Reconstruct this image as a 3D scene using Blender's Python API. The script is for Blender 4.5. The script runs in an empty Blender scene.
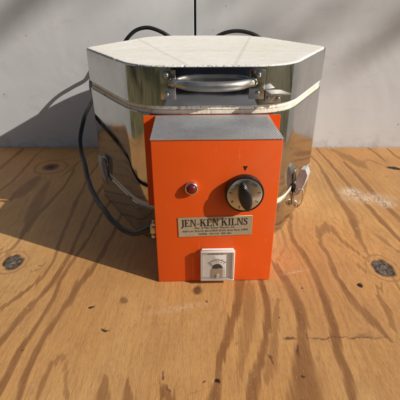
import bpy, bmesh, math, random
import numpy as np
from mathutils import Vector, Matrix, noise

K = 0.45                      # working unit -> metres (all lengths below are in working units)
D = bpy.data
SC = bpy.context.scene
COL = SC.collection
random.seed(4)

# ------------------------------------------------------------------ camera
cam = D.cameras.new('camera')
cam.sensor_width = 36
cam.angle = 2 * math.atan(0.5)
cam.clip_start = 0.01
cam.clip_end = 300
co = D.objects.new('camera', cam)
COL.objects.link(co)
co.location = (0, 0, 0.813 * K)
co.rotation_euler = (math.radians(90 - 27.5), 0, 0)
SC.camera = co

# ------------------------------------------------------------------ daylight
EL = math.radians(31)
LIGHT = Vector((-0.908 * math.cos(EL), 0.418 * math.cos(EL), -math.sin(EL))).normalized()
world = D.worlds.new('World')
SC.world = world
world.use_nodes = True
wn = world.node_tree
wn.nodes.clear()
sky = wn.nodes.new('ShaderNodeTexSky')
sky.sky_type = 'NISHITA'
sky.sun_disc = False
sky.sun_elevation = EL
sky.sun_rotation = math.atan2(-LIGHT.x, -LIGHT.y)
sky.air_density = 1.0
sky.dust_density = 2.0
bg = wn.nodes.new('ShaderNodeBackground')
bg.inputs['Strength'].default_value = 0.06
wo = wn.nodes.new('ShaderNodeOutputWorld')
wn.links.new(sky.outputs[0], bg.inputs[0])
wn.links.new(bg.outputs[0], wo.inputs[0])

sd = D.lights.new('sun', 'SUN')
sd.energy = 3.6
sd.angle = math.radians(0.5)
sd.color = (1.0, 0.945, 0.87)
so = D.objects.new('sun', sd)
COL.objects.link(so)
so.rotation_euler = LIGHT.to_track_quat('-Z', 'Y').to_euler()

SC.view_settings.view_transform = 'Standard'
SC.view_settings.look = 'None'
SC.view_settings.exposure = 0.30
SC.view_settings.gamma = 1.0
SC.cycles.sample_clamp_indirect = 4.0
SC.cycles.blur_glossy = 0.6

# ------------------------------------------------------------------ node helpers
class Mat:
    def __init__(s, name):
        s.m = D.materials.new(name)
        s.m.use_nodes = True
        s.t = s.m.node_tree
        s.b = s.t.nodes['Principled BSDF']
    def n(s, typ, **kw):
        nd = s.t.nodes.new(typ)
        for k, v in kw.items():
            if k.startswith('i_'):
                nd.inputs[k[2:].replace('_', ' ')].default_value = v
            else:
                setattr(nd, k, v)
        return nd
    def l(s, a, b):
        s.t.links.new(a, b)
    def obj(s, scale=(1, 1, 1), loc=(0, 0, 0)):
        tc = s.n('ShaderNodeTexCoord')
        mp = s.n('ShaderNodeMapping')
        mp.inputs['Scale'].default_value = scale
        mp.inputs['Location'].default_value = loc
        s.l(tc.outputs['Object'], mp.inputs[0])
        return mp.outputs[0]
    def noise(s, vec, scale, detail=4, rough=0.55, dist=0.0):
        nd = s.n('ShaderNodeTexNoise')
        nd.inputs['Scale'].default_value = scale
        nd.inputs['Detail'].default_value = detail
        nd.inputs['Roughness'].default_value = rough
        nd.inputs['Distortion'].default_value = dist
        s.l(vec, nd.inputs['Vector'])
        return nd.outputs['Fac']
    def ramp(s, fac, stops):
        r = s.n('ShaderNodeValToRGB')
        e = r.color_ramp.elements
        while len(e) < len(stops):
            e.new(0.5)
        for q, (p, c) in zip(e, stops):
            q.position = p
            if not isinstance(c, (tuple, list)):
                c = (c, c, c)
            q.color = (*c[:3], 1)
        s.l(fac, r.inputs[0])
        return r.outputs[0]
    def mix(s, fac, a, b, mode='MIX'):
        m = s.n('ShaderNodeMix', data_type='RGBA', blend_type=mode)
        for sock, v in ((m.inputs[0], fac), (m.inputs[6], a), (m.inputs[7], b)):
            if isinstance(v, (int, float)):
                sock.default_value = v if sock.type == 'VALUE' else (v, v, v, 1)
            elif isinstance(v, tuple):
                sock.default_value = (*v[:3], 1)
            else:
                s.l(v, sock)
        return m.outputs[2]
    def math(s, op, a, b=0.0, c=None):
        m = s.n('ShaderNodeMath', operation=op)
        for k, v in enumerate((a, b) if c is None else (a, b, c)):
            if isinstance(v, (int, float)):
                m.inputs[k].default_value = v
            else:
                s.l(v, m.inputs[k])
        return m.outputs[0]
    def bump(s, h, strength=0.2, dist=0.001, prev=None):
        b = s.n('ShaderNodeBump')
        b.inputs['Strength'].default_value = strength
        b.inputs['Distance'].default_value = dist
        s.l(h, b.inputs['Height'])
        if prev is not None:
            s.l(prev, b.inputs['Normal'])
        s.l(b.outputs[0], s.b.inputs['Normal'])
        return b.outputs[0]
    def set(s, **kw):
        for k, v in kw.items():
            i = s.b.inputs[k.replace('_', ' ')]
            if isinstance(v, (int, float)):
                i.default_value = v
            elif isinstance(v, tuple):
                i.default_value = (*v, 1) if len(v) == 3 else v
            else:
                s.l(v, i)
        return s

def simple(name, col, rough=0.5, metal=0.0, var=0.12, scale=120.0, bump=0.1, **kw):
    """plain painted / plastic / metal surface with a little mottling in colour and gloss"""
    M = Mat(name)
    v = M.obj()
    n1 = M.noise(v, scale, 5, 0.6)
    c = M.ramp(n1, [(0.25, tuple(x * (1 - var) for x in col)), (0.75, tuple(min(1, x * (1 + var)) for x in col))])
    M.set(Base_Color=c, Metallic=metal)
    M.set(Roughness=M.ramp(M.noise(v, scale * 0.3, 4), [(0.3, max(0.02, rough * 0.8)), (0.7, min(1, rough * 1.25))]))
    if bump:
        M.bump(n1, bump, 0.0004)
    M.set(**kw)
    return M.m

# ------------------------------------------------------------------ materials
def mat_steel():
    M = Mat('polished_steel')
    v = M.obj()
    big = M.noise(v, 7, 2, 0.5)
    fine = M.noise(M.obj((1, 1, 14)), 90, 4, 0.6)
    smudge = M.noise(v, 28, 6, 0.7, 0.6)
    M.set(Metallic=1.0)
    M.set(Base_Color=M.ramp(smudge, [(0.3, (0.46, 0.45, 0.435)), (0.7, (0.56, 0.555, 0.545))]))
    M.set(Roughness=M.ramp(smudge, [(0.35, 0.05), (0.58, 0.10), (0.75, 0.24)]))
    b = M.bump(big, 0.38, 0.0035)
    b = M.bump(M.noise(v, 26, 3, 0.5), 0.10, 0.0006, b)
    M.bump(fine, 0.08, 0.0001, b)
    scr = M.noise(M.obj((1, 1, 0.05), (5, 5, 5)), 700, 2, 0.5, 0.3)
    M.set(Roughness=M.math('ADD', M.ramp(smudge, [(0.35, 0.05), (0.58, 0.10), (0.75, 0.24)]), M.ramp(scr, [(0.70, 0), (0.78, 0.08)])))
    return M.m

def mat_brick(name, lo, hi, lid=False):
    M = Mat(name)
    v = M.obj()
    a = M.noise(v, 60, 8, 0.7)
    b = M.noise(v, 9, 4, 0.6)
    pits = M.n('ShaderNodeTexVoronoi', feature='F1')
    pits.inputs['Scale'].default_value = 240
    M.l(v, pits.inputs['Vector'])
    sel = M.noise(v, 35, 3, 0.6)
    pm = M.math('MULTIPLY', M.ramp(pits.outputs['Distance'], [(0.10, 1), (0.24, 0)]), M.ramp(sel, [(0.54, 0), (0.62, 1)]))
    c = M.mix(M.ramp(a, [(0.3, 0), (0.7, 1)]), lo, hi)
    c = M.mix(M.ramp(b, [(0.4, 0), (0.75, 0.45)]), c, tuple(x * q for x, q in zip(lo, (0.93, 0.86, 0.72))))
    if lid:
        # joints of the bricks the slab is made of, and brown crumbs along the front rim
        sx = M.n('ShaderNodeSeparateXYZ')
        M.l(v, sx.inputs[0])
        wob = M.math('MULTIPLY', M.math('SUBTRACT', a, 0.5), 0.003)
        for (cx, k, cc) in JOINTS:
            e = M.math('ADD', M.math('MULTIPLY', sx.outputs['X'], cx), M.math('MULTIPLY', sx.outputs['Y'], k))
            e = M.math('ABSOLUTE', M.math('ADD', M.math('SUBTRACT', e, cc), wob))
            c = M.mix(M.ramp(e, [(0.0, 0.34), (0.0011, 0.0)]), c, (0.42, 0.37, 0.28))
        rim = M.ramp(M.math('MULTIPLY', sx.outputs['Y'], -1.0), [(0.170, 0), (0.181, 1)])
        rs = M.noise(v, 330, 4, 0.65)
        c = M.mix(M.math('MULTIPLY', rim, M.ramp(rs, [(0.55, 0), (0.60, 0.85)])), c, (0.20, 0.12, 0.06))
        sp = M.noise(v, 210, 2, 0.5)
        c = M.mix(M.ramp(sp, [(0.725, 0), (0.75, 0.6)]), c, (0.26, 0.17, 0.10))
    c = M.mix(M.math('MULTIPLY', pm, 0.6), c, (0.22, 0.16, 0.10))
    M.set(Base_Color=c, Roughness=0.92)
    h = M.math('SUBTRACT', a, M.math('MULTIPLY', pm, 0.6))
    M.bump(h, 0.5, 0.0008)
    return M.m

def mat_orange():
    M = Mat('orange_enamel')
    v = M.obj()
    peel = M.noise(v, 260, 3, 0.5)
    b = M.noise(v, 14, 5, 0.6)
    c = M.mix(b, (0.68, 0.078, 0.006), (0.75, 0.100, 0.009))
    du = M.noise(v, 5, 6, 0.7, 0.8)
    c = M.mix(M.ramp(du, [(0.5, 0), (0.75, 0.18)]), c, (0.50, 0.22, 0.12))
    sc = M.noise(M.obj((1, 1, 0.10), (4, 2, 7)), 300, 3, 0.5, 0.4)
    c = M.mix(M.ramp(sc, [(0.71, 0), (0.745, 0.35)]), c, (0.85, 0.26, 0.12))
    sp = M.noise(v, 420, 2, 0.5)
    c = M.mix(M.ramp(sp, [(0.73, 0), (0.77, 0.6)]), c, (0.25, 0.06, 0.02))
    M.set(Base_Color=c, Roughness=M.ramp(M.noise(v, 22, 6, 0.7), [(0.3, 0.28), (0.7, 0.52)]))
    M.b.inputs['Specular IOR Level'].default_value = 0.4
    M.bump(peel, 0.12, 0.0003)
    return M.m

def mat_wood():
    M = Mat('weathered_plywood')
    at = M.n('ShaderNodeAttribute', attribute_name='grain').outputs['Fac']
    kn = M.n('ShaderNodeAttribute', attribute_name='knot').outputs['Color']
    sep = M.n('ShaderNodeSeparateColor')
    M.l(kn, sep.inputs[0])
    grey, brown, black = sep.outputs
    fibre = M.noise(M.obj((1, 0.10, 1)), 1150, 5, 0.7, 0.15)
    fib2 = M.noise(M.obj((1, 0.06, 1), (3, 1, 0)), 330, 5, 0.65, 0.3)
    flk = M.noise(M.obj((1, 0.16, 1), (7, 2, 0)), 760, 2, 0.5)
    pore = M.noise(M.obj((1, 0.12, 1), (2, 6, 0)), 900, 2, 0.5)
    blot = M.noise(M.obj((1, 0.45, 1)), 7, 5, 0.6)
    blot2 = M.noise(M.obj((1, 0.6, 1), (2, 9, 0)), 32, 6, 0.68)
    hue = M.noise(M.obj((1, 0.7, 1), (12, 9, 0)), 4.5, 3, 0.5)
    col = M.mix(M.ramp(blot, [(0.3, 0), (0.7, 1)]), (0.480, 0.258, 0.088), (0.640, 0.375, 0.145))
    col = M.mix(M.ramp(hue, [(0.38, 0), (0.62, 0.6)]), col, M.mix(1.0, col, (1.04, 0.86, 0.66), 'MULTIPLY'))
    col = M.mix(M.ramp(blot2, [(0.42, 0), (0.72, 0.5)]), col, (0.43, 0.225, 0.090))
    wv = M.noise(M.obj((1, 0.10, 1), (5, 5, 0)), 46, 3, 0.5, 0.6)
    col = M.mix(M.ramp(wv, [(0.46, 0), (0.51, 0.28), (0.56, 0.0)]), col, (0.40, 0.20, 0.08))
    # fine growth lines nested round the strong bands
    rd = M.n('ShaderNodeAttribute', attribute_name='ring').outputs['Fac']
    rj = M.math('ADD', rd, M.math('MULTIPLY', M.noise(M.obj((1, 0.25, 1), (4, 4, 0)), 9, 3, 0.5), 0.030))
    rs = M.math('SINE', M.math('MULTIPLY', rj, 2 * math.pi / 0.026))
    rs = M.math('ADD', rs, M.math('MULTIPLY', M.math('SUBTRACT', fib2, 0.5), 1.2))
    rm = M.math('MULTIPLY', M.ramp(rs, [(0.10, 0), (0.95, 0.34)]), M.ramp(M.noise(M.obj((1, 0.3, 1), (6, 1, 0)), 8, 3, 0.5), [(0.38, 0.15), (0.58, 1)]))
    rm = M.math('MULTIPLY', rm, M.ramp(rd, [(0.0, 0), (0.006, 1), (0.10, 0.7), (0.138, 0)]))
    col = M.mix(rm, col, (0.36, 0.155, 0.055))
    # latewood: the edges of the bands break up into fibres
    gg = M.math('ADD', at, M.math('MULTIPLY', M.math('SUBTRACT', fib2, 0.5), 0.95))
    gg = M.math('ADD', gg, M.math('MULTIPLY', M.math('SUBTRACT', fibre, 0.5), 0.55))
    core = M.ramp(gg, [(0.22, 0), (0.55, 0.52), (1.0, 0.9)])
    core = M.math('MULTIPLY', core, M.ramp(at, [(0.02, 0), (0.12, 1)]))
    band = M.mix(M.ramp(blot2, [(0.35, 0), (0.65, 1)]), (0.190, 0.076, 0.024), (0.280, 0.124, 0.042))
    col = M.mix(core, col, band)
    col = M.mix(M.ramp(fibre, [(0.38, 0.42), (0.50, 0.0)]), col, M.mix(1.0, col, (0.55, 0.46, 0.38), 'MULTIPLY'))
    col = M.mix(M.ramp(fib2, [(0.36, 0.35), (0.50, 0.0)]), col, M.mix(1.0, col, (0.66, 0.54, 0.45), 'MULTIPLY'))
    col = M.mix(M.ramp(pore, [(0.24, 0.7), (0.31, 0.0)]), col, (0.16, 0.07, 0.03))
    col = M.mix(M.ramp(flk, [(0.66, 0), (0.74, 0.42)]), col, (0.76, 0.52, 0.27))
    # scuffs, dried glue, and chalky smears painting in reflected sunlight
    scf = M.noise(M.obj((1, 1.3, 1), (1, 4, 0)), 15, 7, 0.75, 1.0)
    col = M.mix(M.ramp(scf, [(0.62, 0), (0.72, 0.22)]), col, (0.70, 0.56, 0.40))
    ch = M.n('ShaderNodeAttribute', attribute_name='chalk_light').outputs['Fac']
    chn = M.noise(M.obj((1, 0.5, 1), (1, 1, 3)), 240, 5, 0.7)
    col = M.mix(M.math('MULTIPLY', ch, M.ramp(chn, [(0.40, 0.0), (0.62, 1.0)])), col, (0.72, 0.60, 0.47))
    kns = M.noise(M.obj(), 170, 5, 0.7, 1.2)
    col = M.mix(grey, col, M.ramp(kns, [(0.38, (0.018, 0.017, 0.018)), (0.52, (0.11, 0.09, 0.07)), (0.68, (0.34, 0.27, 0.19))]))
    col = M.mix(brown, col, M.ramp(kns, [(0.35, (0.075, 0.030, 0.016)), (0.65, (0.15, 0.062, 0.03))]))
    col = M.mix(black, col, (0.012, 0.008, 0.006))
    M.set(Base_Color=col, Roughness=M.ramp(fibre, [(0.3, 0.42), (0.7, 0.6)]))
    M.b.inputs['Specular IOR Level'].default_value = 0.35
    h = M.math('ADD', M.math('MULTIPLY', fibre, 0.45), M.math('MULTIPLY', core, 0.35))
    h = M.math('SUBTRACT', h, M.math('MULTIPLY', black, 0.9))
    h = M.math('ADD', h, M.math('MULTIPLY', flk, 0.5))
    M.bump(h, 0.45, 0.0011)
    return M.m

def mat_wall():
    M = Mat('smudged_wall_paint')
    v = M.obj()
    a = M.noise(v, 5, 6, 0.6, 0.4)
    b = M.noise(v, 55, 6, 0.7)
    st = M.noise(M.obj((1, 1, 2.6), (3, 3, 0)), 11, 7, 0.75, 0.8)
    c = M.mix(M.ramp(a, [(0.3, 0), (0.7, 1)]), (0.56, 0.56, 0.56), (0.63, 0.632, 0.634))
    c = M.mix(M.ramp(st, [(0.55, 0), (0.75, 0.34)]), c, (0.36, 0.35, 0.33))
    st2 = M.noise(M.obj((1, 1, 3.5), (8, 3, 0)), 26, 8, 0.8, 1.5)
    c = M.mix(M.ramp(st2, [(0.60, 0), (0.66, 0.30)]), c, (0.70, 0.70, 0.69))
    sp = M.noise(v, 75, 3, 0.5)
    c = M.mix(M.ramp(sp, [(0.715, 0), (0.74, 0.6)]), c, (0.20, 0.17, 0.15))
    # hairline cracks
    ck = M.n('ShaderNodeTexVoronoi', feature='DISTANCE_TO_EDGE')
    ck.inputs['Scale'].default_value = 3.2
    wob = M.n('ShaderNodeVectorMath', operation='MULTIPLY_ADD')
    nz = M.n('ShaderNodeTexNoise')
    nz.inputs['Scale'].default_value = 9
    nz.inputs['Detail'].default_value = 5
    M.l(v, nz.inputs['Vector'])
    M.l(nz.outputs['Color'], wob.inputs[0])
    wob.inputs[1].default_value = (0.35, 0.35, 0.35)
    M.l(v, wob.inputs[2])
    M.l(wob.outputs[0], ck.inputs['Vector'])
    hm = M.math('MULTIPLY', M.ramp(ck.outputs['Distance'], [(0.0, 1), (0.0045, 0)]), M.ramp(M.noise(v, 6, 2), [(0.58, 0), (0.66, 0.16)]))
    c = M.mix(hm, c, (0.22, 0.21, 0.20))
    # grime where the wall meets the table
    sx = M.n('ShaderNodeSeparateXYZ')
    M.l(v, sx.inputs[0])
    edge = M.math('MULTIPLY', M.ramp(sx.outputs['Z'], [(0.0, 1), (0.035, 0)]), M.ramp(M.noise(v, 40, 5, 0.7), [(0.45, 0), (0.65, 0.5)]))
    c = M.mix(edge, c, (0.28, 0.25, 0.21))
    gr = M.noise(v, 380, 4, 0.7)
    c = M.mix(M.ramp(gr, [(0.35, 0.16), (0.6, 0)]), c, (0.38, 0.375, 0.365))
    M.set(Base_Color=c, Roughness=0.7)
    h = M.math('ADD', M.math('MULTIPLY', M.noise(v, 4, 3, 0.5, 0.5), 3.0), M.math('MULTIPLY', b, 0.15))
    M.bump(h, 0.35, 0.004)
    return M.m

STEEL = mat_steel()
JOINTS = [(0.95, 0.31, -0.088), (0.98, -0.20, 0.065), (0.05, 1.0, -0.045)]
BRICK = mat_brick('lid_firebrick', (0.76, 0.74, 0.665), (0.88, 0.865, 0.80), True)
BRICK2 = mat_brick('seam_firebrick', (0.60, 0.54, 0.44), (0.76, 0.70, 0.58))
ORANGE = mat_orange()
WOOD = mat_wood()
WALL = mat_wall()
ALU = simple('cast_aluminium', (0.50, 0.49, 0.46), 0.36, 1.0, 0.15, 90)
CHROME = simple('chrome', (0.74, 0.73, 0.70), 0.2, 1.0, 0.06, 200, 0.06)
LEVER = simple('dull_nickel', (0.46, 0.48, 0.48), 0.5, 0.15, 0.16, 130)
BRUSHED = simple('brushed_nickel', (0.66, 0.65, 0.62), 0.42, 1.0, 0.12, 260)
ZINC = simple('zinc_screw', (0.60, 0.60, 0.58), 0.25, 1.0, 0.15, 400)
PERF = simple('perforated_aluminium', (0.80, 0.81, 0.83), 0.42, 0.9, 0.02, 30, 0.0)
RUBBER = simple('black_rubber_cable', (0.012, 0.012, 0.013), 0.38, 0, 0.2, 300)
BLACK = simple('black_plastic', (0.011, 0.010, 0.010), 0.28, 0, 0.2, 300, 0.05)
INK = simple('black_ink', (0.014, 0.012, 0.012), 0.55, 0, 0.15, 500, 0)
DARKIN = simple('dark_box_inside', (0.03, 0.028, 0.028), 0.7)
PLATE = simple('champagne_metal_label', (0.44, 0.375, 0.265), 0.42, 0.35, 0.10, 160)
PAPER = simple('meter_scale_card', (0.86, 0.83, 0.80), 0.6, 0, 0.05, 160)
BEIGE = simple('beige_meter_shield', (0.50, 0.40, 0.27), 0.5, 0, 0.08, 200)
WHITE = simple('white_plastic', (0.78, 0.75, 0.70), 0.3, 0, 0.04, 200)
LENS = simple('dark_red_lens', (0.13, 0.010, 0.012), 0.22, 0, 0.1, 300, 0)
BRASS = simple('tarnished_clamp', (0.52, 0.46, 0.38), 0.35, 1.0, 0.25, 400)
PLATEM = simple('rolled_steel_plate', (0.50, 0.47, 0.42), 0.17, 1.0, 0.12, 120, 0.04)

def mat_dial():
    M = Mat('spun_aluminium_dial')
    tc = M.n('ShaderNodeTexCoord')
    wv = M.noise(M.obj((1, 1, 1)), 260, 4)
    M.set(Base_Color=M.ramp(wv, [(0.3, (0.60, 0.57, 0.52)), (0.7, (0.68, 0.66, 0.62))]), Metallic=1.0, Roughness=0.3)
    M.b.inputs['Anisotropic'].default_value = 0.8
    tg = M.n('ShaderNodeTangent', direction_type='RADIAL', axis='Y')
    M.l(tg.outputs[0], M.b.inputs['Tangent'])
    return M.m
DIAL = mat_dial()

def mat_clear():
    """thin clear moulded plastic: mostly passes light straight through, edges catch a milky sheen"""
    M = Mat('clear_acrylic')
    tr = M.n('ShaderNodeBsdfTransparent')
    tr.inputs[0].default_value = (0.99, 0.99, 0.985, 1)
    gl = M.n('ShaderNodeBsdfGlossy')
    gl.inputs['Roughness'].default_value = 0.06
    df = M.n('ShaderNodeBsdfDiffuse')
    df.inputs[0].default_value = (0.8, 0.79, 0.76, 1)
    lw = M.n('ShaderNodeLayerWeight')
    lw.inputs[0].default_value = 0.12
    m1 = M.n('ShaderNodeMixShader')
    m1.inputs[0].default_value = 0.04
    M.l(tr.outputs[0], m1.inputs[1]); M.l(df.outputs[0], m1.inputs[2])
    m2 = M.n('ShaderNodeMixShader')
    M.l(M.math('MULTIPLY_ADD', lw.outputs['Fresnel'], 0.7, 0.02), m2.inputs[0])
    M.l(m1.outputs[0], m2.inputs[1]); M.l(gl.outputs[0], m2.inputs[2])
    out = [n for n in M.t.nodes if n.type == 'OUTPUT_MATERIAL'][0]
    M.l(m2.outputs[0], out.inputs[0])
    return M.m
CLEAR = mat_clear()

# ------------------------------------------------------------------ object helpers
def link(name, data, parent=None, loc=None):
    o = D.objects.new(name, data)
    COL.objects.link(o)
    if parent is not None:
        o.parent = parent
    if loc is not None:
        o.location = Vector(loc) * K
    return o

def tag(o, label=None, cat=None, group=None, kind=None):
    for k, v in (('label', label), ('category', cat), ('group', group), ('kind', kind)):
        if v:
            o[k] = v
    return o

def thing(name, label, cat, loc=(0, 0, 0), rot=0.0, group=None):
    o = link(name, None, None, loc)
    o.rotation_euler.z = rot
    return tag(o, label, cat, group)

def obj(name, bm, mat, parent=None, smooth=None, recalc=True):
    """link a bmesh (working units) as ONE mesh object in metres"""
    if recalc:
        bmesh.ops.recalc_face_normals(bm, faces=bm.faces)
    for v in bm.verts:
        v.co *= K
    me = D.meshes.new(name)
    bm.to_mesh(me)
    bm.free()
    mats = mat if isinstance(mat, (list, tuple)) else [mat]
    for m in mats:
        me.materials.append(m)
    o = link(name, me, parent)
    if smooth is not None:
        me.shade_smooth()
        if smooth < 179:
            me.set_sharp_from_angle(angle=math.radians(smooth))
    return o

I4 = Matrix.Identity(4)

def add_box(bm, x0, x1, y0, y1, z0, z1, bev=0.0, seg=2, M=I4):
    t = bmesh.new()
    vs = [t.verts.new((x, y, z)) for z in (z0, z1) for y in (y0, y1) for x in (x0, x1)]
    for f in ((0, 2, 3, 1), (4, 5, 7, 6), (0, 1, 5, 4), (2, 6, 7, 3), (0, 4, 6, 2), (1, 3, 7, 5)):
        t.faces.new([vs[i] for i in f])
    if bev:
        bmesh.ops.bevel(t, geom=list(t.edges), offset=bev, segments=seg, profile=0.5, affect='EDGES')
    merge(bm, t, M)

def merge(bm, t, M=I4):
    mp = {}
    for v in t.verts:
        mp[v] = bm.verts.new(M @ v.co)
    for f in t.faces:
        try:
            nf = bm.faces.new([mp[v] for v in f.verts])
            nf.material_index = f.material_index
            nf.smooth = f.smooth
        except ValueError:
            pass
    t.free()

def add_lathe(bm, prof, M=I4, seg=48, mi=0):
    """profile [(r, h)] turned about local +Z of M"""
    t = bmesh.new()
    rings = []
    for r, h in prof:
        if r < 1e-6:
            rings.append([t.verts.new((0, 0, h))])
        else:
            rings.append([t.verts.new((r * math.cos(2 * math.pi * k / seg), r * math.sin(2 * math.pi * k / seg), h)) for k in range(seg)])
    for a, b in zip(rings, rings[1:]):
        for k in range(seg):
            k2 = (k + 1) % seg
            vs = [a[k % len(a)], a[k2 % len(a)], b[k2 % len(b)], b[k % len(b)]]
            u = []
            for v in vs:
                if v not in u:
                    u.append(v)
            if len(u) > 2:
                f = t.faces.new(u)
                f.material_index = mi
    merge(bm, t, M)

def spline(pts, n=12):
    P = [Vector(p) for p in pts]
    P = [P[0] * 2 - P[1]] + P + [P[-1] * 2 - P[-2]]
    out = []
    for i in range(1, len(P) - 2):
        a, b, c, d = P[i - 1:i + 3]
        for k in range(n):
            t = k / n
            out.append(0.5 * ((2 * b) + (c - a) * t + (2 * a - 5 * b + 4 * c - d) * t * t + (3 * b - a - 3 * c + d) * t ** 3))
    out.append(P[-2])
    return out

def add_tube(bm, pts, r, seg=12, M=I4, flat=1.0, up=None):
    """tube along a list of points; r is a number or one per point"""
    P = [Vector(p) for p in pts]
    t = bmesh.new()
    rings = []
    N = None
    for i, p in enumerate(P):
        d = (P[min(i + 1, len(P) - 1)] - P[max(i - 1, 0)]).normalized()
        if N is None:
            N = Vector(up) if up else (Vector((0, 0, 1)) if abs(d.z) < 0.9 else Vector((1, 0, 0)))
        N = (N - d * N.dot(d)).normalized()
        B = d.cross(N)
        rr = r[i] if isinstance(r, (list, tuple)) else r
        rings.append([t.verts.new(p + N * rr * math.cos(2 * math.pi * k / seg) + B * rr * flat * math.sin(2 * math.pi * k / seg)) for k in range(seg)])
    for a, b in zip(rings, rings[1:]):
        for k in range(seg):
            t.faces.new([a[k], a[(k + 1) % seg], b[(k + 1) % seg], b[k]])
    t.faces.new(rings[0][::-1])
    t.faces.new(rings[-1])
    merge(bm, t, M)

def add_prism(bm, out, z0, z1, M=I4, bev=0.0):
    t = bmesh.new()
    a = [t.verts.new((x, y, z0)) for x, y in out]
    b = [t.verts.new((x, y, z1)) for x, y in out]
    n = len(out)
    t.faces.new(a[::-1])
    t.faces.new(b)
    for i in range(n):
        t.faces.new([a[i], a[(i + 1) % n], b[(i + 1) % n], b[i]])
    if bev:
        es = [e for e in t.edges if abs(e.verts[0].co.z - z1) < 1e-7 and abs(e.verts[1].co.z - z1) < 1e-7]
        bmesh.ops.bevel(t, geom=es, offset=bev, segments=2, profile=0.5, affect='EDGES')
    merge(bm, t, M)

def text_mesh(s, size, align='CENTER'):
    """built-in font text as a flat bmesh in working units (x right, y up)"""
    cu = D.curves.new('lettering', 'FONT')
    cu.body = s
    cu.size = size
    cu.align_x = align
    cu.align_y = 'CENTER'
    ob = D.objects.new('lettering', cu)
    COL.objects.link(ob)
    bpy.context.view_layer.update()
    dg = bpy.context.evaluated_depsgraph_get()
    me = D.meshes.new_from_object(ob.evaluated_get(dg))
    bm = bmesh.new()
    bm.from_mesh(me)
    D.objects.remove(ob)
    D.curves.remove(cu)
    D.meshes.remove(me)
    return bm

def hexagon(ap, rad, n=10, sub=1):
    """rounded hexagon outline, flat sides at the front and back, apothem ap; sub = max edge length"""
    R = ap / math.cos(math.pi / 6)
    out = []
    for k in range(6):
        ang = math.pi / 3 * k
        r = rad * (0.60 if k % 3 == 0 else 2.1)
        c = Vector((math.cos(ang), math.sin(ang))) * (R - r / math.cos(math.pi / 6))
        for j in range(n + 1):
            a = ang - math.pi / 6 + math.pi / 3 * j / n
            out.append(c + Vector((math.cos(a), math.sin(a))) * r)
    res = []
    for i, p in enumerate(out):
        q = out[(i + 1) % len(out)]
        m = max(1, int(math.ceil((q - p).length / sub)))
        for j in range(m):
            res.append(p.lerp(q, j / m))
    return res
# ================================================================== SETTING
# ground around the table (seen only as a reflection in the steel)
def mat_ground():
    M = Mat('dry_lawn')
    v = M.obj()
    a = M.noise(v, 3.0, 5, 0.6)
    b = M.noise(v, 30, 5, 0.7)
    c = M.mix(M.ramp(a, [(0.35, 0), (0.65, 1)]), (0.11, 0.11, 0.04), (0.30, 0.24, 0.11))
    c = M.mix(M.ramp(b, [(0.35, 0.4), (0.6, 0)]), c, (0.05, 0.05, 0.02))
    M.set(Base_Color=c, Roughness=0.95)
    M.bump(b, 0.6, 0.03)
    return M.m
bm = bmesh.new()
bmesh.ops.create_grid(bm, x_segments=60, y_segments=60, size=90)
for v in bm.verts:
    v.co.z = -1.72 + 0.06 * noise.noise(v.co * 0.3)
g = obj('ground', bm, mat_ground(), smooth=180)
tag(g, 'dry grassy ground below the plywood table', None, None, 'structure')

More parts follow.
